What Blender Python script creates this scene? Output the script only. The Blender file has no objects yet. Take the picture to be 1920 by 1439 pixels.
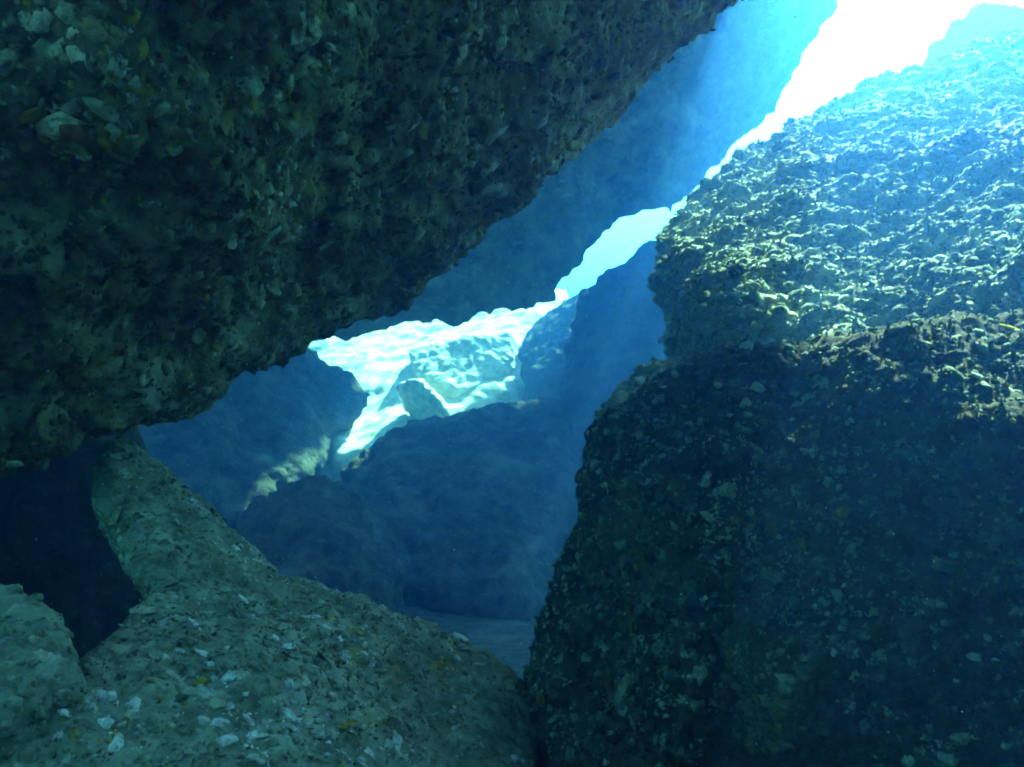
import bpy, bmesh, math, random
import numpy as np
from mathutils import Vector, Matrix
random.seed(7); rng = np.random.default_rng(11)
scene = bpy.context.scene
col = scene.collection
# ------------------------------------------------------------------ camera
PITCH = math.radians(5.0)
F = 1507.0                                   # focal length in pixels of a 1920 px wide frame
cam_d = bpy.data.cameras.new('camera'); cam = bpy.data.objects.new('camera', cam_d); col.objects.link(cam)
cam_d.sensor_width = 36.0; cam_d.lens = 36.0 * F / 1920.0
cam_d.clip_start = 0.05; cam_d.clip_end = 500
cam.rotation_euler = (math.pi / 2 + PITCH, 0, 0)
scene.camera = cam
# ------------------------------------------------------------------ sky, sun, exposure
SUN_EL, SUN_AZ = math.radians(53), math.radians(33)       # azimuth from +Y (ahead) towards +X (right)
world = bpy.data.worlds.new('World'); scene.world = world; world.use_nodes = True
wn = world.node_tree.nodes; bg = wn['Background']
sky = wn.new('ShaderNodeTexSky'); sky.sky_type = 'NISHITA'; sky.sun_disc = False
sky.sun_elevation = SUN_EL; sky.sun_rotation = SUN_AZ
world.node_tree.links.new(sky.outputs[0], bg.inputs[0]); bg.inputs[1].default_value = 0.09
sun_d = bpy.data.lights.new('sun', 'SUN'); sun = bpy.data.objects.new('sun', sun_d); col.objects.link(sun)
sun_d.energy = 5.0; sun_d.angle = math.radians(1.5); sun_d.color = (1.0, 0.96, 0.9)
SUNV = Vector((math.cos(SUN_EL) * math.sin(SUN_AZ), math.cos(SUN_EL) * math.cos(SUN_AZ), math.sin(SUN_EL)))
sun.rotation_euler = SUNV.to_track_quat('Z', 'Y').to_euler(); sun.location = SUNV * 30
vs = scene.view_settings
vs.view_transform = 'Standard'; vs.look = 'None'; vs.gamma = 1.0; vs.exposure = 3.78; vs.use_curve_mapping = False
cy = scene.cycles
cy.max_bounces = 10; cy.diffuse_bounces = 4; cy.volume_bounces = 4; cy.glossy_bounces = 1; cy.transmission_bounces = 2
cy.caustics_reflective = False; cy.caustics_refractive = False; cy.sample_clamp_indirect = 4.0
cy.filter_width = 2.0; cy.use_denoising = True; cy.use_adaptive_sampling = False

# ------------------------------------------------------------------ pixel helpers
CP, SP = math.cos(PITCH), math.sin(PITCH)
def P(px, py, d):
    "photo pixel and depth along the view axis (metres) -> world point"
    r, u = (px - 960) / F * d, (719.5 - py) / F * d
    return (r, CP * d - SP * u, SP * d + CP * u)
def project(v):
    d = v[:, 1] * CP + v[:, 2] * SP; u = -v[:, 1] * SP + v[:, 2] * CP
    dd = np.where(np.abs(d) < 1e-3, 1e-3, d)
    return 960 + F * v[:, 0] / dd, 719.5 - F * u / dd, d

# ------------------------------------------------------------------ noise (numpy)
def _hash(ix, iy, iz, s):
    h = (ix.astype(np.int64) * 374761393 + iy.astype(np.int64) * 668265263 + iz.astype(np.int64) * 2147483647 + s * 1274126177) & 0xffffffff
    h = ((h ^ (h >> 13)) * 1274126177) & 0xffffffff
    h = ((h ^ (h >> 16)) * 2246822519) & 0xffffffff
    return ((h ^ (h >> 15)) & 0xffffff) / float(0x1000000)
def vnoise(p, s=0):
    i = np.floor(p); f = p - i; i = i.astype(np.int64); f = f * f * f * (f * (f * 6 - 15) + 10)
    out = 0
    for a in (0, 1):
        wx = f[:, 0] if a else 1 - f[:, 0]
        for b in (0, 1):
            wy = f[:, 1] if b else 1 - f[:, 1]
            for c in (0, 1):
                wz = f[:, 2] if c else 1 - f[:, 2]
                out = out + wx * wy * wz * _hash(i[:, 0] + a, i[:, 1] + b, i[:, 2] + c, s)
    return out * 2 - 1
def fbm(p, octv=4, s=0, g=0.5):
    a, t, n = 1.0, 0, 0
    for k in range(octv):
        t = t + a * vnoise(p * 2.03 ** k + 17.3 * k, s + k); n += a; a *= g
    return t / n
def worley(p, s=0):
    i = np.floor(p).astype(np.int64); best = np.full(len(p), 9.0)
    for a in (-1, 0, 1):
        for b in (-1, 0, 1):
            for c in (-1, 0, 1):
                x, y, z = i[:, 0] + a, i[:, 1] + b, i[:, 2] + c
                dx = x + _hash(x, y, z, s) - p[:, 0]; dy = y + _hash(x, y, z, s + 1) - p[:, 1]; dz = z + _hash(x, y, z, s + 2) - p[:, 2]
                best = np.minimum(best, dx * dx + dy * dy + dz * dz)
    return np.sqrt(best)

# ------------------------------------------------------------------ materials
def ramp(nt, fac, stops):
    r = nt.nodes.new('ShaderNodeValToRGB'); e = r.color_ramp.elements
    while len(e) < len(stops): e.new(0.5)
    for k, (pos, c) in enumerate(stops): e[k].position = pos; e[k].color = (*c, 1) if len(c) == 3 else c
    nt.links.new(fac, r.inputs[0]); return r.outputs[0]
def noise_n(nt, vec, scale, detail=5, rough=0.55, dist=0.0):
    n = nt.nodes.new('ShaderNodeTexNoise'); n.inputs['Scale'].default_value = scale; n.inputs['Detail'].default_value = detail
    n.inputs['Roughness'].default_value = rough; n.inputs['Distortion'].default_value = dist
    nt.links.new(vec, n.inputs['Vector']); return n.outputs['Fac']
def mixc(nt, fac, a, b):
    m = nt.nodes.new('ShaderNodeMix'); m.data_type = 'RGBA'
    for sock, v in ((m.inputs[0], fac), (m.inputs[6], a), (m.inputs[7], b)):
        if isinstance(v, (tuple, float)): sock.default_value = v if isinstance(v, float) else (*v, 1)
        else: nt.links.new(v, sock)
    return m.outputs[2]
def rock_mat(name, dark, mid, pale, olive, pale_amt=0.5, scale=1.0, stretch=(1, 1, 1), bump=1.0):
    m = bpy.data.materials.new(name); m.use_nodes = True; nt = m.node_tree; b = nt.nodes['Principled BSDF']
    tc = nt.nodes.new('ShaderNodeTexCoord'); mp = nt.nodes.new('ShaderNodeMapping'); mp.inputs['Scale'].default_value = stretch
    nt.links.new(tc.outputs['Object'], mp.inputs[0]); v = mp.outputs[0]
    n1 = noise_n(nt, v, 9 * scale, 8, 0.62, 0.6)
    base = ramp(nt, n1, [(0.36, dark), (0.5, mid), (0.66, tuple(c * 1.5 for c in mid))])
    n2 = noise_n(nt, v, 2.6 * scale, 9, 0.7, 0.15)
    f2 = ramp(nt, n2, [(0.62 - 0.2 * pale_amt, (0, 0, 0)), (0.72 - 0.2 * pale_amt, (1, 1, 1))])
    n3 = noise_n(nt, v, 17 * scale, 6, 0.6, 0.4)
    f3 = ramp(nt, n3, [(0.58, (0, 0, 0)), (0.66, (1, 1, 1))])
    n4 = noise_n(nt, v, 4.3 * scale, 7, 0.65, 0.5)
    f4 = ramp(nt, n4, [(0.56, (0, 0, 0)), (0.68, (1, 1, 1))])
    c = mixc(nt, f4, base, olive); 
    mm = nt.nodes.new('ShaderNodeMath'); mm.operation = 'MULTIPLY'; mm.inputs[1].default_value = 0.7; nt.links.new(f2, mm.inputs[0])
    c = mixc(nt, mm.outputs[0], c, pale)
    mm2 = nt.nodes.new('ShaderNodeMath'); mm2.operation = 'MULTIPLY'; mm2.inputs[1].default_value = 0.6; nt.links.new(f3, mm2.inputs[0])
    c = mixc(nt, mm2.outputs[0], c, pale)
    nt.links.new(c, b.inputs['Base Color']); b.inputs['Roughness'].default_value = 0.95; b.inputs['Specular IOR Level'].default_value = 0.1
    bp = nt.nodes.new('ShaderNodeBump'); bp.inputs['Strength'].default_value = 0.8 * bump; bp.inputs['Distance'].default_value = 0.03 * bump
    h = noise_n(nt, v, 38 * scale, 7, 0.7, 0.3); nt.links.new(h, bp.inputs['Height']); nt.links.new(bp.outputs[0], b.inputs['Normal'])
    return m
MAT = {
 'over':  rock_mat('encrusted_rock', (0.075, 0.06, 0.03), (0.18, 0.15, 0.075), (0.44, 0.44, 0.28), (0.28, 0.23, 0.035), 0.5),
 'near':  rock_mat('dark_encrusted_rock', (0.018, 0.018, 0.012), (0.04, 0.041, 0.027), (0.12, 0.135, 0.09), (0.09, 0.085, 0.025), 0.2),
 'slope': rock_mat('algae_rock', (0.10, 0.125, 0.075), (0.22, 0.265, 0.165), (0.46, 0.53, 0.37), (0.34, 0.38, 0.15), 0.6, 1.3, (0.8, 0.8, 1.7)),
 'silt':  rock_mat('silted_rock', (0.10, 0.13, 0.085), (0.18, 0.22, 0.145), (0.42, 0.46, 0.36), (0.24, 0.24, 0.07), 0.3),
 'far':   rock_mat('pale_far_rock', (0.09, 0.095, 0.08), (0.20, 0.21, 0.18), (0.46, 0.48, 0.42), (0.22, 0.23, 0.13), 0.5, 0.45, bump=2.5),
 'deep':  rock_mat('shaded_far_rock', (0.035, 0.037, 0.035), (0.075, 0.082, 0.078), (0.20, 0.215, 0.2), (0.075, 0.085, 0.06), 0.5, 0.4, bump=2.5),  # darker copy of the far rock: chamber shade put into its colour
 'white': rock_mat('sunlit_tone_rock', (0.34, 0.34, 0.30), (0.55, 0.55, 0.5), (0.8, 0.8, 0.76), (0.5, 0.5, 0.4), 0.6, 0.5, bump=0.8),  # paler rock colour paints in part of the sunlight on the shelf
 'bed':   rock_mat('seabed_rubble', (0.08, 0.09, 0.08), (0.14, 0.15, 0.135), (0.28, 0.3, 0.27), (0.13, 0.14, 0.09), 0.5, 0.8, bump=2.5),
}

# ------------------------------------------------------------------ rocks
def new_obj(name, me, parent=None):
    o = bpy.data.objects.new(name, me); col.objects.link(o)
    if parent is not None: o.parent = parent
    return o
def tag(o, label=None, cat=None, group=None, kind=None):
    if label: o['label'] = label
    if cat: o['category'] = cat
    if group: o['group'] = group
    if kind: o['kind'] = kind
    return o
def arrays(me):
    v = np.empty(len(me.vertices) * 3); me.vertices.foreach_get('co', v)
    n = np.empty(len(me.vertices) * 3); me.vertices.foreach_get('normal', n)
    return v.reshape(-1, 3), n.reshape(-1, 3)
def laplace(me, v, it):
    e = np.empty(len(me.edges) * 2, dtype=np.int64); me.edges.foreach_get('vertices', e); e = e.reshape(-1, 2)
    n = len(v); cnt = np.maximum(np.bincount(e.ravel(), minlength=n), 1)[:, None]
    for _ in range(it):
        s = np.empty_like(v)
        for k in range(3):
            s[:, k] = np.bincount(e[:, 0], v[e[:, 1], k], n) + np.bincount(e[:, 1], v[e[:, 0], k], n)
        v = 0.35 * v + 0.65 * s / cnt
    return v
ROCKS = {}
FAR = 1.85                                   # the far chamber stands this much deeper than its layout numbers
def rock(name, label, hulls, mat, voxel=0.07, smooth=5, cuts=2, amp=(0.10, 0.05, 0.02), freq=(0.9, 3.5, 9.0), lump=((0.03, 7.0),), seed=1,
         stretch=(1, 1, 1), cat='rock', kind=None, group=None, far=1.0):
    "union of convex lumps (points from pixel+depth, each list swept by its offsets), remeshed, rounded and roughened"
    bm = bmesh.new()
    for pts, offs in hulls:
        vv = []
        for p in pts:
            q = Vector(p[1:]) if p[0] == 'w' else Vector(P(*p))
            for o in [(0, 0, 0)] + list(offs):
                w = (q + Vector(o)) * far; w.z = max(min(w.z, 7.6 if far == 1 else 10.2), -3.2); vv.append(bm.verts.new(w))
        r = bmesh.ops.convex_hull(bm, input=vv, use_existing_faces=False)
        junk = [g for g in set(r['geom_interior'] + r['geom_unused']) if isinstance(g, bmesh.types.BMVert) and g.is_valid]
        bmesh.ops.delete(bm, geom=junk, context='VERTS')
    bmesh.ops.recalc_face_normals(bm, faces=bm.faces)
    me = bpy.data.meshes.new(name); bm.to_mesh(me); bm.free()
    o = bpy.data.objects.new('tmp', me); col.objects.link(o)
    md = o.modifiers.new('r', 'REMESH'); md.mode = 'VOXEL'; md.voxel_size = voxel
    dg = bpy.context.evaluated_depsgraph_get(); me2 = bpy.data.meshes.new_from_object(o.evaluated_get(dg))
    bpy.data.objects.remove(o); bpy.data.meshes.remove(me)
    me2.name = name
    v, n = arrays(me2); v = laplace(me2, v, smooth); me2.vertices.foreach_set('co', v.ravel()); me2.update()
    v, n = arrays(me2)
    v = v + n * (amp[0] * fbm(v * freq[0] + seed * 3.1, 3, seed))[:, None]
    me2.vertices.foreach_set('co', v.ravel()); me2.update()
    if cuts:                                   # finer mesh where the picture shows it
        bm = bmesh.new(); bm.from_mesh(me2); bm.verts.ensure_lookup_table()
        v, n = arrays(me2); px, py, d = project(v)
        vis = (d > 0.2) & (px > -180) & (px < 2100) & (py > -180) & (py < 1620) & ((n * v).sum(1) < 0.25 * np.linalg.norm(v, axis=1))
        eds = [e for e in bm.edges if vis[e.verts[0].index] and vis[e.verts[1].index]]
        bmesh.ops.subdivide_edges(bm, edges=eds, cuts=cuts, use_grid_fill=True)
        bm.to_mesh(me2); bm.free(); me2.update()
        v, n = arrays(me2); v = laplace(me2, v, 2); me2.vertices.foreach_set('co', v.ravel()); me2.update()
    v, n = arrays(me2); q = v * np.array(stretch)
    warp = np.stack([fbm(q * lump[0][1] * 0.7 + 9.1 * k, 2, seed + 5 + k) for k in range(3)], 1)
    w = 0
    for k, (la, lf) in enumerate(lump): w = w + la * (0.5 - worley(q * lf + warp * 0.9, seed + 7 * k))
    v = v + n * (amp[1] * fbm(q * freq[1], 3, seed + 20) + amp[2] * fbm(q * freq[2], 4, seed + 40, 0.6) + w)[:, None]
    base = np.array([v[:, 0].mean(), v[:, 1].mean(), v[:, 2].min()]); v -= base
    me2.vertices.foreach_set('co', v.ravel()); me2.update()
    me2.polygons.foreach_set('use_smooth', np.ones(len(me2.polygons), dtype=bool))
    me2.materials.clear(); me2.materials.append(MAT[mat])
    ob = new_obj(name, me2); ob.location = base
    if kind: tag(ob, kind=kind)
    else: tag(ob, label, cat, group)
    ROCKS.setdefault(name, ob)
    return ob

W = 'w'
# seabed: one sheet under everything
SEA = -2.1
def seabed():
    n = 160; xs = np.linspace(-1, 1, n); g = np.sign(xs) * np.abs(xs) ** 1.8
    X, Y = np.meshgrid(g * 60, g * 60 + 8, indexing='ij')
    p = np.stack([X.ravel(), Y.ravel(), np.zeros(n * n)], 1)
    p[:, 2] = SEA + 0.35 * fbm(p * 0.35, 4, 3) + 0.06 * fbm(p * 2.0, 3, 9)
    f = [(i * n + j, (i + 1) * n + j, (i + 1) * n + j + 1, i * n + j + 1) for i in range(n - 1) for j in range(n - 1)]
    me = bpy.data.meshes.new('seabed'); me.from_pydata(p.tolist(), [], f)
    me.polygons.foreach_set('use_smooth', np.ones(len(f), dtype=bool)); me.materials.append(MAT['bed'])
    tag(new_obj('seabed', me), kind='structure')
seabed()

overhang = rock('overhanging_rock', 'huge dark encrusted rock overhanging the upper left of the cave', [
  ([(-700, 1020, 2.5), (0, 890, 2.7), (120, 840, 2.9), (250, 770, 3.2), (450, 705, 3.7), (690, 595, 4.3), (860, 470, 4.5), (1060, 325, 4.6), (1180, 205, 4.5), (1390, 0, 4.2), (1560, -200, 4.2),
    (-700, -400, 1.5), (300, -500, 1.7), (900, -500, 2.4), (100, 300, 2.0), (600, 200, 2.7), (1750, -420, 4.3)], [(-1.2, 1.2, 2.2), (0.0, 0.9, 1.2), (-2.5, 0.3, 2.0)]),
  ([(W, 2.6, 5.2, 3.6), (W, 2.6, 11.0, 6.2), (W, -1.5, 11.0, 4.8), (W, 0.0, 5.0, 2.4), (W, 1.5, 4.2, 2.9)], [(-0.3, 0, 1.6)]),  # hidden lobe added to keep sun off the near boulders and water
  ([(-700, 1020, 2.5), (-900, 300, 1.8), (-900, 1500, 2.3), (-1500, 1700, 2.6)], [(-1.5, 1.5, 0), (-1.5, 2.0, -1.0)]),
 ], 'over', 0.07, 3, 3, amp=(0.12, 0.11, 0.04), lump=((0.035, 7.0), (0.035, 16.0), (0.016, 34.0)), seed=2)
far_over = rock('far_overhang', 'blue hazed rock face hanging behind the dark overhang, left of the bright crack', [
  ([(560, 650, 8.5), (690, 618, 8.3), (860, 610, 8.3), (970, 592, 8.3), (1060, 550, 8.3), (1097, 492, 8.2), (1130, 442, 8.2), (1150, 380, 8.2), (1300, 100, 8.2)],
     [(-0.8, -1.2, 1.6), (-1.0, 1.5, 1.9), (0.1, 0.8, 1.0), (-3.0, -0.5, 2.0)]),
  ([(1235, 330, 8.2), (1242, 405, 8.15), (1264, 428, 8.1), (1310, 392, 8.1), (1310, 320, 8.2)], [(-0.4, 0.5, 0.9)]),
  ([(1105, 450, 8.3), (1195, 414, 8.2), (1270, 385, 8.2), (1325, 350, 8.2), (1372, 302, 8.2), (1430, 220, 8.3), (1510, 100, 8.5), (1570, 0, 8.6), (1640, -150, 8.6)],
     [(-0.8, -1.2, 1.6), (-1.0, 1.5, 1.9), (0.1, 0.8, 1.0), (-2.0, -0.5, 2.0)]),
  ([(W, 0.2, 9.0, 2.75), (W, 1.5, 8.9, 2.9), (W, 2.6, 9.2, 3.95), (W, 2.7, 10.4, 4.0), (W, 0.2, 10.3, 3.3)], [(0, -0.4, 2.3)]),  # hidden lobe added to shade the chamber floor and middle boulder
  ([(W, -3.6, 10.2, 2.7), (W, -0.9, 10.4, 2.7), (W, -0.8, 11.6, 3.6), (W, -3.6, 12.2, 3.6), (W, -6, 11, 2.6), (W, -6, 9, 2.4)], [(0, 0, 2.5), (0, -1.5, 2.5)]),  # hidden lobe added so its edge bounds the sunlit area on the left
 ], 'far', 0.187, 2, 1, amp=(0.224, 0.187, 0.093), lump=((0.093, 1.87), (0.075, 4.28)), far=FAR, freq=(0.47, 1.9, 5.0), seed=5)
slope = rock('rock_slope', 'bright algae covered rock slope rising on the right beside the light crack', [
  ([(1240, 425, 7.2), (1268, 385, 7.4), (1320, 343, 7.6), (1400, 275, 7.8), (1500, 210, 8.2), (1640, 145, 8.6), (1780, 95, 8.2), (1930, 55, 7.4), (2300, -60, 7.0),
    (1330, 640, 4.0), (1500, 640, 3.7), (1700, 640, 3.4), (1930, 620, 3.2), (2400, 500, 3.0), (1230, 500, 6.4), (1330, 560, 4.8)], [(0.8, 0.6, -3.2), (1.2, 0.0, -2.6)]),
 ], 'slope', 0.07, 3, 3, amp=(0.14, 0.10, 0.05), lump=((0.05, 4.0), (0.06, 9.0), (0.03, 20.0)), seed=9, stretch=(0.8, 0.8, 1.6))
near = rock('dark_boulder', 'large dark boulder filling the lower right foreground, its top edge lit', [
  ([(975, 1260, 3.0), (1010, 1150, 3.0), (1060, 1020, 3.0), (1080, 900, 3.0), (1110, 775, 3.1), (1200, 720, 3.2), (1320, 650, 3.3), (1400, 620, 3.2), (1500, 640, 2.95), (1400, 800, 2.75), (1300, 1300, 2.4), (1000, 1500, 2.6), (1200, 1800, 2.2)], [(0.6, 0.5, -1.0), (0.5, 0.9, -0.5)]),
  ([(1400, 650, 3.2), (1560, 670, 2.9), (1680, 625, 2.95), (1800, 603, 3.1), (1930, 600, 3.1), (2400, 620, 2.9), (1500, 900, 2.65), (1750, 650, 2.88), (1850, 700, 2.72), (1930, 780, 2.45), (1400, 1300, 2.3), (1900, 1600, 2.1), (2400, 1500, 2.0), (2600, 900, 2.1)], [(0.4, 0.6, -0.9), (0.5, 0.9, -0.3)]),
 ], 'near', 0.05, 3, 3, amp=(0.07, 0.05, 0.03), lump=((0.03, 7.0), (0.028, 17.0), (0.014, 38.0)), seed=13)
ledge = rock('low_ledge', 'small pale overgrown ledge peeking over the left shoulder of the dark boulder', [
  ([(1110, 775, 4.0), (1150, 735, 4.2), (1200, 690, 4.3), (1300, 650, 4.4), (1400, 660, 4.2), (1250, 760, 3.8), (1180, 790, 3.7)], [(0.3, 0.5, -0.8), (0.3, 0.3, -1.6)]),
 ], 'slope', 0.05, 2, 3, amp=(0.05, 0.05, 0.03), lump=((0.04, 6.0), (0.04, 13.0), (0.02, 28.0)), seed=71)
leftb = rock('pale_flecked_boulder', 'silted boulder flecked with white in the lower left foreground', [
  ([(205, 775, 3.3), (250, 830, 3.2), (300, 895, 3.1), (370, 960, 3.0), (420, 1005, 2.9), (160, 850, 3.0), (178, 985, 2.75), (235, 1005, 2.7), (275, 1090, 2.55), (330, 1160, 2.4), (450, 1065, 2.75)], [(0.4, 0.3, -0.5), (0.3, 0.5, -0.7)]),
  ([(430, 1050, 2.8), (560, 1100, 2.9), (700, 1130, 3.0), (800, 1160, 3.1), (870, 1200, 3.1), (985, 1262, 3.0), (1010, 1400, 2.7), (190, 1225, 2.1), (60, 1330, 1.9), (-100, 1500, 1.7), (500, 1600, 1.7), (1000, 1650, 2.0), (300, 1130, 2.45), (255, 1130, 2.4), (500, 1250, 2.25)], [(0, 0.5, -0.9)]),
 ], 'silt', 0.05, 4, 3, amp=(0.05, 0.04, 0.02), lump=((0.02, 9.0), (0.018, 22.0), (0.009, 45.0)), seed=17)
corner = rock('rounded_boulder', 'rounded silted boulder at the left edge below the dark hollow', [
  ([(-300, 1050, 2.0), (0, 1060, 2.1), (60, 1090, 2.1), (115, 1135, 2.05), (145, 1190, 2.0), (150, 1260, 1.9), (60, 1320, 1.8), (-100, 1400, 1.7), (-400, 1500, 1.7)], [(-0.1, 0.3, -0.7), (-0.3, 0.2, -0.9)]),
 ], 'silt', 0.04, 4, 3, amp=(0.04, 0.03, 0.015), lump=((0.02, 9.0), (0.014, 22.0), (0.008, 45.0)), seed=21)
light_block = rock('unseen_light_block', 'light_block', [  # unseen roof and walls added around the camera to keep light out
  ([(W, -0.8, -2.5, 2.2), (W, 6.0, -2.5, 2.4), (W, 6.0, 1.2, 3.0), (W, -0.8, 1.5, 2.3), (W, 1.5, 5.0, 3.4), (W, 2.4, 4.6, 3.4)], [(0, 0, 2.2)]),
  ([(W, 4.5, -3, 2.5), (W, 4.0, 1.2, 2.6), (W, 4.2, -3, -2.8), (W, 4.2, 1.5, -2.8)], [(2, 0, 0)]),
  ([(W, -1.6, -3.0, 2.4), (W, 5.0, -2.6, 2.6), (W, -1.6, -3.0, -2.8), (W, 5.0, -2.6, -2.8)], [(0, -1.5, 0)]),
 ], 'over', 0.18, 2, 0, amp=(0.15, 0.08, 0.04), seed=61, kind='structure')
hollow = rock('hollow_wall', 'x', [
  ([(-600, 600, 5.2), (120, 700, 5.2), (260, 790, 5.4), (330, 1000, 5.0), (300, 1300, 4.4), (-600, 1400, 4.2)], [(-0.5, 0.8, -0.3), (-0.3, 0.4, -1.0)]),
  ([(W, -3.0, 1.9, -3.0), (W, -3.0, 1.9, 3.0), (W, -5.0, 6.5, -3.0), (W, -5.0, 6.5, 3.0)], [(-1.5, 0.3, 0)]),  # unseen side wall, added to block light into the hollow
  ([(W, -5.0, 2.6, 2.2), (W, -5.0, 7.0, 1.6), (W, -2.0, 7.0, 1.7), (W, -2.0, 4.2, 1.9)], [(0, 0, 1.6)]),  # unseen cover, added to darken the hollow from above
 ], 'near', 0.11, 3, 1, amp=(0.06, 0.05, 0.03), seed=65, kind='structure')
# ---- the sunlit chamber behind
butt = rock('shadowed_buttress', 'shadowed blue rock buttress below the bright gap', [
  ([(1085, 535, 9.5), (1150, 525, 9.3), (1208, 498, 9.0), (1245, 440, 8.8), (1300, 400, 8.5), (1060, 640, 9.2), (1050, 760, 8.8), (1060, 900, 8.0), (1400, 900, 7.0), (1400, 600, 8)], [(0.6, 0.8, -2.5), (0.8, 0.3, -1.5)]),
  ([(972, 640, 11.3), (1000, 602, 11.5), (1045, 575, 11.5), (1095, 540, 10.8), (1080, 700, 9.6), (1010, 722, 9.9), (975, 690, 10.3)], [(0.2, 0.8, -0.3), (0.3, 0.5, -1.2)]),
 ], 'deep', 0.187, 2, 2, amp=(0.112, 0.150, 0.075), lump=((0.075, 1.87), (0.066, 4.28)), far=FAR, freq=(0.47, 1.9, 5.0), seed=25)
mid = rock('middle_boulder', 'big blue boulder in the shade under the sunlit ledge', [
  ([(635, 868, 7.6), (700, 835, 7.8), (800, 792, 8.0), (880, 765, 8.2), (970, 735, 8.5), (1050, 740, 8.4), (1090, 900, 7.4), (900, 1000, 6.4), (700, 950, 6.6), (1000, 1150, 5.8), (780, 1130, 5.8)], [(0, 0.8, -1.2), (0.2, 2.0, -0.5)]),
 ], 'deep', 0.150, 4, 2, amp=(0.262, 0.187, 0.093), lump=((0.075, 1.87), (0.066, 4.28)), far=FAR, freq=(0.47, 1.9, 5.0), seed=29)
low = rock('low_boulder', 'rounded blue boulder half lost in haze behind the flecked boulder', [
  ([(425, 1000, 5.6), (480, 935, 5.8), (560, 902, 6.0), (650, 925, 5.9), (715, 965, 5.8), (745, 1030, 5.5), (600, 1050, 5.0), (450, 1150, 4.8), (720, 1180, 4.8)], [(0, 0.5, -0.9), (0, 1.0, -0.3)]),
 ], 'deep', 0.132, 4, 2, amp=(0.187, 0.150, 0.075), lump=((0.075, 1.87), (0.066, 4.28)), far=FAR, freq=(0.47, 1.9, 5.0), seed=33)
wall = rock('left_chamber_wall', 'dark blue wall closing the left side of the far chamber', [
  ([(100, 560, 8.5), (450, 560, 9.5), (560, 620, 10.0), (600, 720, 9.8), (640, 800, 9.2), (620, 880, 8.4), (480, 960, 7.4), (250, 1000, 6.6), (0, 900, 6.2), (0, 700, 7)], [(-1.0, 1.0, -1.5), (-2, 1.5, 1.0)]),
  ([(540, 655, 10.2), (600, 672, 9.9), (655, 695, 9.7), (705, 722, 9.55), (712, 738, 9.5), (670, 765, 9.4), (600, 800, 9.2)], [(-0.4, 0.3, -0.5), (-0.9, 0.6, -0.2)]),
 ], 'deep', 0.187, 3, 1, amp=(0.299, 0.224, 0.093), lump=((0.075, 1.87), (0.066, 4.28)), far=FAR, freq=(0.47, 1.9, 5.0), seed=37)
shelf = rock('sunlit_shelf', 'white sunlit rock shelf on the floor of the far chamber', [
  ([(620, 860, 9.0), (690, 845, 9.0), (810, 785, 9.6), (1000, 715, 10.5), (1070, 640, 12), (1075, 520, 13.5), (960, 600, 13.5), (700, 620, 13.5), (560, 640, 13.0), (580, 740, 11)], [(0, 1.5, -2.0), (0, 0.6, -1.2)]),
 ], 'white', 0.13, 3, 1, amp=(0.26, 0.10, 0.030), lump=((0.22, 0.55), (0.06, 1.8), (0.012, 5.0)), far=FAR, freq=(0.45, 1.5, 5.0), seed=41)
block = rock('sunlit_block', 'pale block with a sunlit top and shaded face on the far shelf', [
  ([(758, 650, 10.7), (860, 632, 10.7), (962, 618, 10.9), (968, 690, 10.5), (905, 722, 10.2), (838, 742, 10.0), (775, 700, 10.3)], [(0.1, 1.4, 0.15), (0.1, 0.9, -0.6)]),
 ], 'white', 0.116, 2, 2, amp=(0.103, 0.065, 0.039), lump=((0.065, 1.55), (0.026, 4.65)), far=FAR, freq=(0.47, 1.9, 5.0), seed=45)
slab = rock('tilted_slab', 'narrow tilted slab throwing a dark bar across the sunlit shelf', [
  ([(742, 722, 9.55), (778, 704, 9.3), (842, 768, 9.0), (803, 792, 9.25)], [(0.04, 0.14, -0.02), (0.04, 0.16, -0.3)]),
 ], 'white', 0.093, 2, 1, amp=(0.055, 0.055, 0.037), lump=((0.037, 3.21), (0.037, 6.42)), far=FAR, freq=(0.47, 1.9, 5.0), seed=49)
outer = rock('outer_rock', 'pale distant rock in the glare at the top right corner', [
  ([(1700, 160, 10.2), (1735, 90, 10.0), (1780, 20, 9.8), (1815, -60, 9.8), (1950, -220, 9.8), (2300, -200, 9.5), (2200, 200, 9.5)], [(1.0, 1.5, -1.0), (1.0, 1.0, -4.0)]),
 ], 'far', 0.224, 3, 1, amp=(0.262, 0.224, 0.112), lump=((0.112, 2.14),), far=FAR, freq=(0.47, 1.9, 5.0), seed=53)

# ------------------------------------------------------------------ growth on the near rocks
def growth_mat():
    m = bpy.data.materials.new('growth'); m.use_nodes = True; nt = m.node_tree; b = nt.nodes['Principled BSDF']
    at = nt.nodes.new('ShaderNodeAttribute'); at.attribute_name = 'tint'
    tc = nt.nodes.new('ShaderNodeNewGeometry')
    n = noise_n(nt, tc.outputs['Position'], 34, 7, 0.7, 0.3)
    f = ramp(nt, n, [(0.32, (0.3, 0.3, 0.3)), (0.68, (1.4, 1.4, 1.4))])
    mx = nt.nodes.new('ShaderNodeMix'); mx.data_type = 'RGBA'; mx.blend_type = 'MULTIPLY'; mx.inputs[0].default_value = 1.0
    nt.links.new(at.outputs['Color'], mx.inputs[6]); nt.links.new(f, mx.inputs[7])
    nt.links.new(mx.outputs[2], b.inputs['Base Color']); b.inputs['Roughness'].default_value = 0.95; b.inputs['Specular IOR Level'].default_value = 0.1
    bp = nt.nodes.new('ShaderNodeBump'); bp.inputs['Strength'].default_value = 0.7; bp.inputs['Distance'].default_value = 0.012
    nt.links.new(noise_n(nt, tc.outputs['Position'], 120, 4, 0.7), bp.inputs['Height']); nt.links.new(bp.outputs[0], b.inputs['Normal'])
    return m
GROW = growth_mat()
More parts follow.
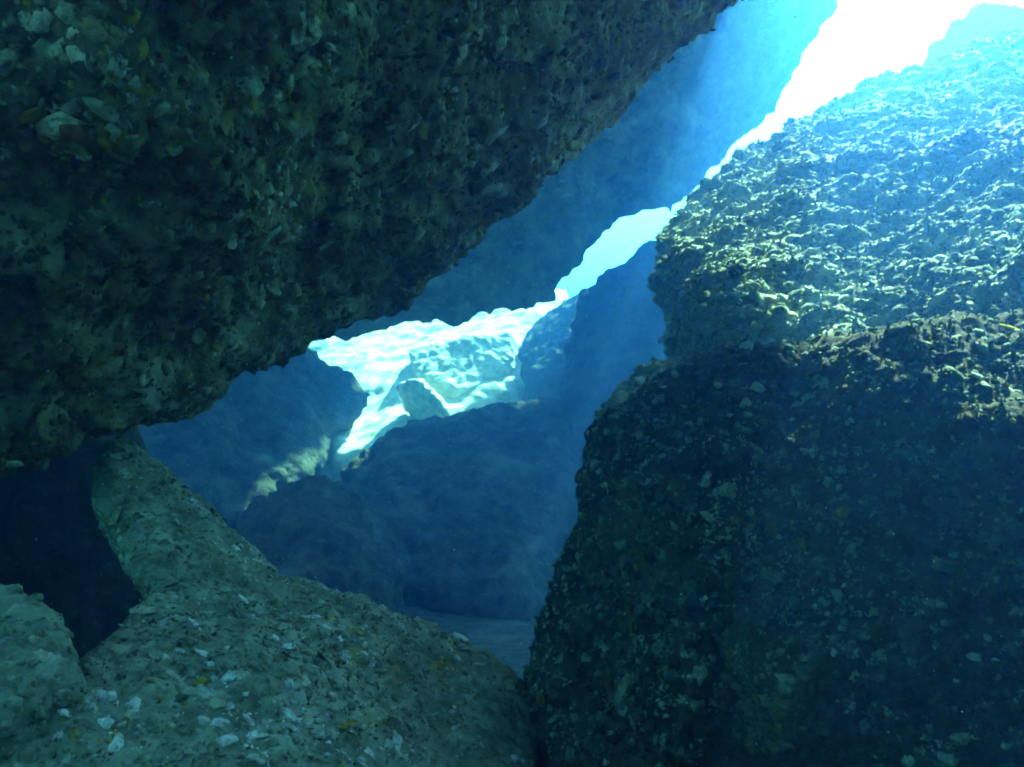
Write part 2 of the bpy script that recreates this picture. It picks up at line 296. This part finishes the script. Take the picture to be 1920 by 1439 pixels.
def dome(seed):
    r = np.random.default_rng(seed); k = 8; vs_, fs = [], []
    wob = 1 + 0.38 * r.normal(size=k); wob = 0.6 * wob + 0.2 * np.roll(wob, 1) + 0.2 * np.roll(wob, -1)
    for rad, z in ((1.0, -0.30), (0.86, 0.28), (0.50, 0.60)):
        for j in range(k):
            t = 2 * math.pi * (j + 0.3 * r.normal()) / k; q = rad * max(0.45, wob[j]) * (1 + 0.12 * r.normal())
            vs_.append((q * math.cos(t), q * math.sin(t), z * (1 + 0.18 * r.normal())))
    vs_.append((0.1 * r.normal(), 0.1 * r.normal(), 0.72))
    for ring in (0, 1):
        for j in range(k):
            a, b = ring * k + j, ring * k + (j + 1) % k; c, d = a + k, b + k
            fs += [(a, b, d), (a, d, c)]
    for j in range(k): fs.append((2 * k + j, 2 * k + (j + 1) % k, 3 * k))
    return np.array(vs_), np.array(fs)
def knob(seed):
    r = np.random.default_rng(seed); k = 6; vs_, fs = [], []
    for rad, z in ((1.0, -0.30), (0.72, 0.42)):
        for j in range(k):
            t = 2 * math.pi * (j + 0.3 * r.normal()) / k; q = rad * max(0.5, 1 + 0.25 * r.normal())
            vs_.append((q * math.cos(t), q * math.sin(t), z * (1 + 0.18 * r.normal())))
    vs_.append((0.1 * r.normal(), 0.1 * r.normal(), 0.7))
    for j in range(k):
        a, b = j, (j + 1) % k; fs += [(a, b, b + k), (a, b + k, a + k), (a + k, b + k, 2 * k)]
    return np.array(vs_), np.array(fs)
def tuft(seed):
    r = np.random.default_rng(seed); vs_, fs = [], []
    for j in range(8):
        t = r.uniform(0, 2 * math.pi); lean = r.uniform(0.3, 1.1); L = r.uniform(0.7, 1.3); w = r.uniform(0.14, 0.26)
        d = np.array([math.cos(t), math.sin(t), 0]); e = np.array([-d[1], d[0], 0]) * w; z = np.array([0, 0, 1.0])
        p0 = d * 0.1 - z * 0.2; p1 = d * lean * 0.45 * L + z * 0.5 * L; p2 = d * lean * L + z * 0.75 * L
        i = len(vs_); vs_ += [p0 - e * 0.6, p0 + e * 0.6, p1 - e, p1 + e, p2]
        fs += [(i, i + 1, i + 3), (i, i + 3, i + 2), (i + 2, i + 3, i + 4)]
    return np.array(vs_), np.array(fs)
SHAPES = {'sponge': [dome(100 + k) for k in range(7)], 'algae_tuft': [tuft(200 + k) for k in range(6)]}
SMALL = {'sponge': [knob(300 + k) for k in range(7)], 'algae_tuft': SHAPES['algae_tuft']}
def tri_mesh(name, v, f, tint, smooth):
    me = bpy.data.meshes.new(name); me.vertices.add(len(v)); me.vertices.foreach_set('co', v.astype(np.float32).ravel())
    me.loops.add(len(f) * 3); me.loops.foreach_set('vertex_index', f.astype(np.int32).ravel())
    me.polygons.add(len(f)); me.polygons.foreach_set('loop_start', np.arange(0, len(f) * 3, 3, dtype=np.int32))
    me.polygons.foreach_set('use_smooth', np.full(len(f), smooth)); me.update(calc_edges=True)
    at = me.color_attributes.new('tint', 'FLOAT_COLOR', 'POINT')
    c = np.ones((len(v), 4), dtype=np.float32); c[:, :3] = tint; at.data.foreach_set('color', c.ravel())
    me.materials.append(GROW); return me
MESH_CACHE = {}
def part_mesh(kind, k, ci, colr):
    key = (kind, k, ci, tuple(colr))
    if key not in MESH_CACHE:
        v, f = SHAPES[kind][k]; MESH_CACHE[key] = tri_mesh(kind, v, f, np.array(colr), kind == 'sponge')
    return MESH_CACHE[key]
def grow(ob, kind, count, size, palette, seed, flat=0.5, elong=1.4, down=0.0, parts=300, patch=3.0, bias=0.0, box=None, dpow=1.6, up=(-2, 2)):
    "scatter growths over the part of a rock in view: the largest become parts, the rest one 'stuff' part"
    r = np.random.default_rng(seed); me = ob.data; me.calc_loop_triangles()
    nt_ = len(me.loop_triangles); t = np.empty(nt_ * 3, dtype=np.int32); me.loop_triangles.foreach_get('vertices', t); t = t.reshape(-1, 3)
    v, n = arrays(me); off = np.array(ob.location); v = v + off
    c = v[t].mean(1); e1 = v[t[:, 1]] - v[t[:, 0]]; e2 = v[t[:, 2]] - v[t[:, 0]]; cr = np.cross(e1, e2); ar = np.linalg.norm(cr, axis=1) / 2
    fn = cr / np.maximum(1e-12, 2 * ar)[:, None]; px, py, d = project(c); dist = np.linalg.norm(c, axis=1)
    ok = (d > 0.3) & (px > -250) & (px < 2170) & (py > -250) & (py < 1690) & ((fn * c).sum(1) < 0.1 * dist)
    ok &= (n[t[:, 0], 2] > up[0]) & (n[t[:, 0], 2] < up[1])
    if box: ok &= (px > box[0]) & (px < box[1]) & (py > box[2]) & (py < box[3])
    w = ar * ok / np.maximum(dist, 0.5) ** dpow
    pick = r.choice(nt_, count, p=w / w.sum()); a, b = r.random(count), r.random(count); fl = a + b > 1; a[fl] = 1 - a[fl]; b[fl] = 1 - b[fl]
    p = v[t[pick, 0]] + e1[pick] * a[:, None] + e2[pick] * b[:, None]
    nn = n[t[pick, 0]] + 0.25 * r.normal(size=(count, 3)); nn /= np.linalg.norm(nn, axis=1)[:, None]
    g_ = np.array([0.25, 0, -1.0]) * down + r.normal(size=(count, 3)) * (1 - 0.7 * down)
    tx = g_ - (g_ * nn).sum(1)[:, None] * nn; tx /= np.maximum(1e-6, np.linalg.norm(tx, axis=1))[:, None]; ty = np.cross(nn, tx)
    sz = size[0] * (size[1] / size[0]) ** (r.random(count) ** 2.2)
    ex = 1 + (elong - 1) * r.random(count); fz = flat * r.uniform(0.6, 1.4, count)
    pn = fbm(p * patch + seed, 3, seed) * 1.2 + 0.22 * r.normal(size=count) + bias        # similar growths keep together
    edges = np.array([q[0] for q in palette]); ci = np.searchsorted(edges, np.argsort(np.argsort(pn)) / count, side='right').clip(0, len(palette) - 1)
    kk = r.integers(0, len(SHAPES[kind]), count)
    order = np.argsort(-sz / dist[pick]); own = order[:parts]; rest = order[parts:]
    for i in own:
        o = bpy.data.objects.new(kind, part_mesh(kind, int(kk[i]), int(ci[i]), palette[ci[i]][1])); col.objects.link(o); o.parent = ob
        M = Matrix(((tx[i, 0] * sz[i] * ex[i], ty[i, 0] * sz[i], nn[i, 0] * sz[i] * fz[i], p[i, 0] - off[0]),
                    (tx[i, 1] * sz[i] * ex[i], ty[i, 1] * sz[i], nn[i, 1] * sz[i] * fz[i], p[i, 1] - off[1]),
                    (tx[i, 2] * sz[i] * ex[i], ty[i, 2] * sz[i], nn[i, 2] * sz[i] * fz[i], p[i, 2] - off[2]), (0, 0, 0, 1)))
        o.matrix_basis = M
    V, FC, T, k0 = [], [], [], 0
    for i in rest:
        sv, sf = SMALL[kind][kk[i]]
        q = p[i] - off + sz[i] * (sv[:, :1] * ex[i] * tx[i] + sv[:, 1:2] * ty[i] + sv[:, 2:] * fz[i] * nn[i])
        V.append(q); FC.append(sf + k0); k0 += len(sv)
        T.append(np.tile(np.array(palette[ci[i]][1]) * r.uniform(0.75, 1.25), (len(sv), 1)))
    if V:
        st = new_obj('small_growth' if kind == 'sponge' else 'algae_turf', tri_mesh('growth', np.concatenate(V), np.concatenate(FC), np.concatenate(T), kind == 'sponge'), ob)
        tag(st, kind='stuff')
BR, RB, GY, PL, OL, WH, GG = (0.095, 0.08, 0.038), (0.14, 0.065, 0.03), (0.155, 0.15, 0.08), (0.33, 0.34, 0.22), (0.22, 0.19, 0.035), (0.52, 0.57, 0.48), (0.18, 0.215, 0.14)
YE = (0.55, 0.45, 0.03)
DA, MA, LA, YA = (0.10, 0.135, 0.09), (0.185, 0.24, 0.17), (0.31, 0.39, 0.29), (0.31, 0.37, 0.16)
GB = (0.15, 0.175, 0.11)
grow(overhang, 'sponge', 11000, (0.007, 0.027), [(0.40, (0.13, 0.105, 0.045)), (0.46, (0.2, 0.085, 0.035)), (0.72, (0.22, 0.205, 0.095)), (0.79, (0.28, 0.24, 0.04)), (1.0, (0.40, 0.41, 0.26))], 1, 0.55, 2.0, 0.5, 300, 2.2)
grow(overhang, 'algae_tuft', 4000, (0.008, 0.024), [(0.4, (0.13, 0.105, 0.045)), (0.8, (0.22, 0.205, 0.095)), (0.9, (0.28, 0.24, 0.04)), (1.0, (0.40, 0.41, 0.26))], 2, 0.9, 1.3, 0.3, 120)
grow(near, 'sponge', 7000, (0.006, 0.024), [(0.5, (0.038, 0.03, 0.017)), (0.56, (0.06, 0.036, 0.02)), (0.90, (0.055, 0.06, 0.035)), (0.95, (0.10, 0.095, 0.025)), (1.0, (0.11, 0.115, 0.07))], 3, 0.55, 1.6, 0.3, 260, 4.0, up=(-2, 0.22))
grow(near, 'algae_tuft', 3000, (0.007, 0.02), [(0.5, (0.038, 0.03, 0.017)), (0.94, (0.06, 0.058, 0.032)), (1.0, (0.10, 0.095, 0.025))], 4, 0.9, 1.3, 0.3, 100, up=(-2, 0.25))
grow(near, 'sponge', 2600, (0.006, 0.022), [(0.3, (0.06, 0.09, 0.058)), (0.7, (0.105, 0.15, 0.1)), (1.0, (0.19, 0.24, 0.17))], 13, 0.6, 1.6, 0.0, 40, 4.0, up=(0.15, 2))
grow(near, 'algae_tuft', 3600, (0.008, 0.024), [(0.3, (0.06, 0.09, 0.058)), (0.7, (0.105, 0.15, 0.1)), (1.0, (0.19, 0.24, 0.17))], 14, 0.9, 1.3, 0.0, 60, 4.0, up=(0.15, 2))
grow(leftb, 'sponge', 5000, (0.004, 0.019), [(0.25, GB), (0.74, GG), (0.78, OL), (0.91, (0.32, 0.36, 0.27)), (1.0, (0.46, 0.51, 0.43))], 5, 0.4, 1.9, 0.0, 300, 6.0)
grow(leftb, 'algae_tuft', 3000, (0.005, 0.014), [(0.3, GB), (0.9, GG), (1.0, PL)], 6, 0.8, 1.3, 0.0, 80)
grow(corner, 'sponge', 600, (0.005, 0.018), [(0.2, GB), (0.88, GG), (1.0, PL)], 7, 0.8, 1.7, 0.0, 80, 5.0)
grow(slope, 'sponge', 19000, (0.008, 0.032), [(0.25, DA), (0.55, MA), (0.86, LA), (0.92, YA), (1.0, (0.37, 0.44, 0.34))], 8, 0.9, 1.7, 0.0, 300, 1.6)
grow(slope, 'algae_tuft', 14000, (0.012, 0.034), [(0.3, DA), (0.6, MA), (0.93, LA), (1.0, YA)], 9, 1.0, 1.3, 0.0, 150, 1.6)
grow(ledge, 'sponge', 700, (0.010, 0.035), [(0.2, DA), (0.5, MA), (0.8, LA), (1.0, PL)], 10, 0.9, 1.5, 0.0, 60, 4.0)
grow(ledge, 'algae_tuft', 400, (0.014, 0.035), [(0.3, DA), (0.6, MA), (1.0, LA)], 11, 1.0, 1.3, 0.0, 30, 4.0)

# growths that stand out singly in the photograph: pixel, size along/across in pixels, turn, colour
def stand_out(ob, spots, name='sponge', label=None):
    v, n = arrays(ob.data); off = np.array(ob.location); v = v + off; px, py, d = project(v)
    facing = (n * v).sum(1) < 0
    for (x, y, la, lb, ang, colr) in spots:
        q = np.where(facing & (d > 0.3), (px - x) ** 2 + (py - y) ** 2, 1e9); near_ = np.argsort(q)[:12]
        i = near_[np.argmin(d[near_])]; nn = Vector(n[i]); m = d[i] / F
        right, upv = Vector((1, 0, 0)), Vector((0, -SP, CP))
        a = math.radians(ang); tx = right * math.cos(a) + upv * math.sin(a); tx = (tx - nn * tx.dot(nn)).normalized(); ty = nn.cross(tx)
        k = int(abs(x * 7 + y * 3)) % 7
        o = bpy.data.objects.new(name, part_mesh('sponge', k, 0, colr)); col.objects.link(o); o.parent = ob
        sx, sy, sz = la * m * 0.5, lb * m * 0.5, min(la, lb) * m * 0.2
        p = Vector(v[i]) - Vector(off) + nn * sz * 0.25
        o.matrix_basis = Matrix(((tx.x * sx, ty.x * sy, nn.x * sz, p.x), (tx.y * sx, ty.y * sy, nn.y * sz, p.y), (tx.z * sx, ty.z * sy, nn.z * sz, p.z), (0, 0, 0, 1)))
        if label: o['label'] = label
PW = (0.55, 0.56, 0.46)
stand_out(overhang, [(620, 462, 40, 14, 80, WH), (735, 240, 40, 22, 60, PW), (778, 246, 42, 16, 80, PW), (648, 250, 34, 28, 20, PL), (930, 262, 44, 20, 70, PW), (908, 325, 34, 24, 60, PW),
  (1022, 235, 26, 16, 70, PW), (925, 355, 46, 18, 20, PW), (995, 305, 28, 14, 60, PL), (782, 445, 40, 20, 80, PW), (860, 460, 30, 14, 70, PL), (575, 130, 34, 26, 10, PW),
  (655, 565, 36, 22, 10, PL), (770, 548, 22, 10, 50, PW), (415, 660, 26, 20, 0, PL), (230, 590, 44, 30, 0, GY)])
stand_out(overhang, [(800, 255, 40, 24, 80, (0.3, 0.27, 0.03)), (485, 358, 24, 20, 0, (0.33, 0.3, 0.03)), (705, 335, 18, 12, 0, OL), (560, 565, 34, 22, 0, OL)], 'yellow_sponge', 'olive yellow sponge')
stand_out(overhang, [(850, 365, 44, 30, 75, (0.2, 0.14, 0.07)), (795, 485, 36, 28, 80, (0.24, 0.19, 0.08)), (725, 385, 26, 20, 30, (0.24, 0.18, 0.08))])
stand_out(near, [(1830, 702, 34, 12, -35, LA), (1390, 640, 26, 16, -30, PW), (1420, 720, 24, 22, 60, PL), (1345, 718, 20, 10, -50, PL), (1165, 1270, 56, 22, -80, GG), (1480, 1260, 40, 26, -60, GG)])
stand_out(near, [(1897, 610, 40, 14, -32, YE), (1900, 782, 10, 10, 0, YE), (1575, 950, 24, 24, 80, (0.22, 0.2, 0.03))], 'yellow_sponge', 'small bright yellow sponge')
stand_out(leftb, [(520, 1190, 18, 14, 30, WH), (612, 1174, 20, 16, -20, WH), (545, 1210, 26, 16, 60, WH), (640, 1200, 16, 22, 0, WH), (300, 1222, 34, 18, -20, WH), (340, 1215, 26, 12, 10, WH), (375, 1214, 24, 14, 20, WH),
  (390, 1242, 16, 10, -30, WH), (365, 1158, 28, 14, 20, WH), (465, 1122, 30, 14, 30, WH), (470, 1148, 18, 10, 0, WH), (430, 1210, 16, 20, 0, WH), (210, 1295, 26, 18, 10, WH), (262, 1312, 18, 18, 0, WH), (185, 1280, 24, 20, 40, PL),
  (400, 1305, 34, 18, 10, PL), (120, 1325, 30, 16, -10, WH), (570, 1245, 16, 10, 0, WH), (595, 1246, 16, 8, 0, WH), (205, 970, 40, 26, 20, PL), (240, 1030, 26, 24, 0, PL), (275, 1140, 36, 22, 0, PL), (545, 1315, 18, 10, 30, PL)])
stand_out(leftb, [(622, 1152, 14, 10, 0, YE), (662, 1172, 26, 12, -55, (0.42, 0.36, 0.04)), (375, 1270, 26, 20, 0, OL)], 'yellow_sponge', 'yellowish sponge patch')
stand_out(corner, [(85, 1225, 34, 16, -50, PL), (60, 1190, 20, 12, -40, PL)])

def particles():
    r = np.random.default_rng(77); n = 2600; d = r.uniform(1.2, 5.5, n); x = r.uniform(-0.8, 0.8, n) * d; u = r.uniform(-0.6, 0.6, n) * d
    c = np.stack([x, CP * d - SP * u, SP * d + CP * u], 1); sz = r.uniform(0.0004, 0.0011, n)
    tet = np.array([(1, 1, 1), (1, -1, -1), (-1, 1, -1), (-1, -1, 1)], dtype=float); f = np.array([(0, 1, 2), (0, 3, 1), (0, 2, 3), (1, 3, 2)])
    v = (c[:, None] + tet[None] * sz[:, None, None] * r.uniform(0.5, 1.5, (n, 1, 3))).reshape(-1, 3)
    fc = (f[None] + 4 * np.arange(n)[:, None, None]).reshape(-1, 3)
    tag(new_obj('suspended_particles', tri_mesh('suspended_particles', v, fc, np.array((0.6, 0.6, 0.55)), False)), kind='stuff')
particles()
# ------------------------------------------------------------------ the water itself
def water():
    H = 15.0
    bm = bmesh.new(); bmesh.ops.create_cube(bm, size=1.0)
    bmesh.ops.scale(bm, vec=(160, 160, H), verts=bm.verts); bmesh.ops.translate(bm, vec=(0, 8, H / 2 - 4.2), verts=bm.verts)
    me = bpy.data.meshes.new('haze'); bm.to_mesh(me); bm.free()
    m = bpy.data.materials.new('sea_water'); m.use_nodes = True; nt = m.node_tree; nt.nodes.clear()
    out = nt.nodes.new('ShaderNodeOutputMaterial'); pv = nt.nodes.new('ShaderNodeVolumePrincipled')
    sig_s, sig_a, dens = (0.0028, 0.0110, 0.0310), (0.060, 0.0175, 0.020), 0.066
    pv.inputs['Color'].default_value = (*[k / dens for k in sig_s], 1)
    pv.inputs['Absorption Color'].default_value = (*[max(0.0, 1 - ka / (dens - ks)) ** 2 for ks, ka in zip(sig_s, sig_a)], 1)
    pv.inputs['Density'].default_value = dens; pv.inputs['Anisotropy'].default_value = 0.75
    nt.links.new(pv.outputs[0], out.inputs['Volume'])
    me.materials.append(m); tag(new_obj('haze', me), kind='stuff')
water()
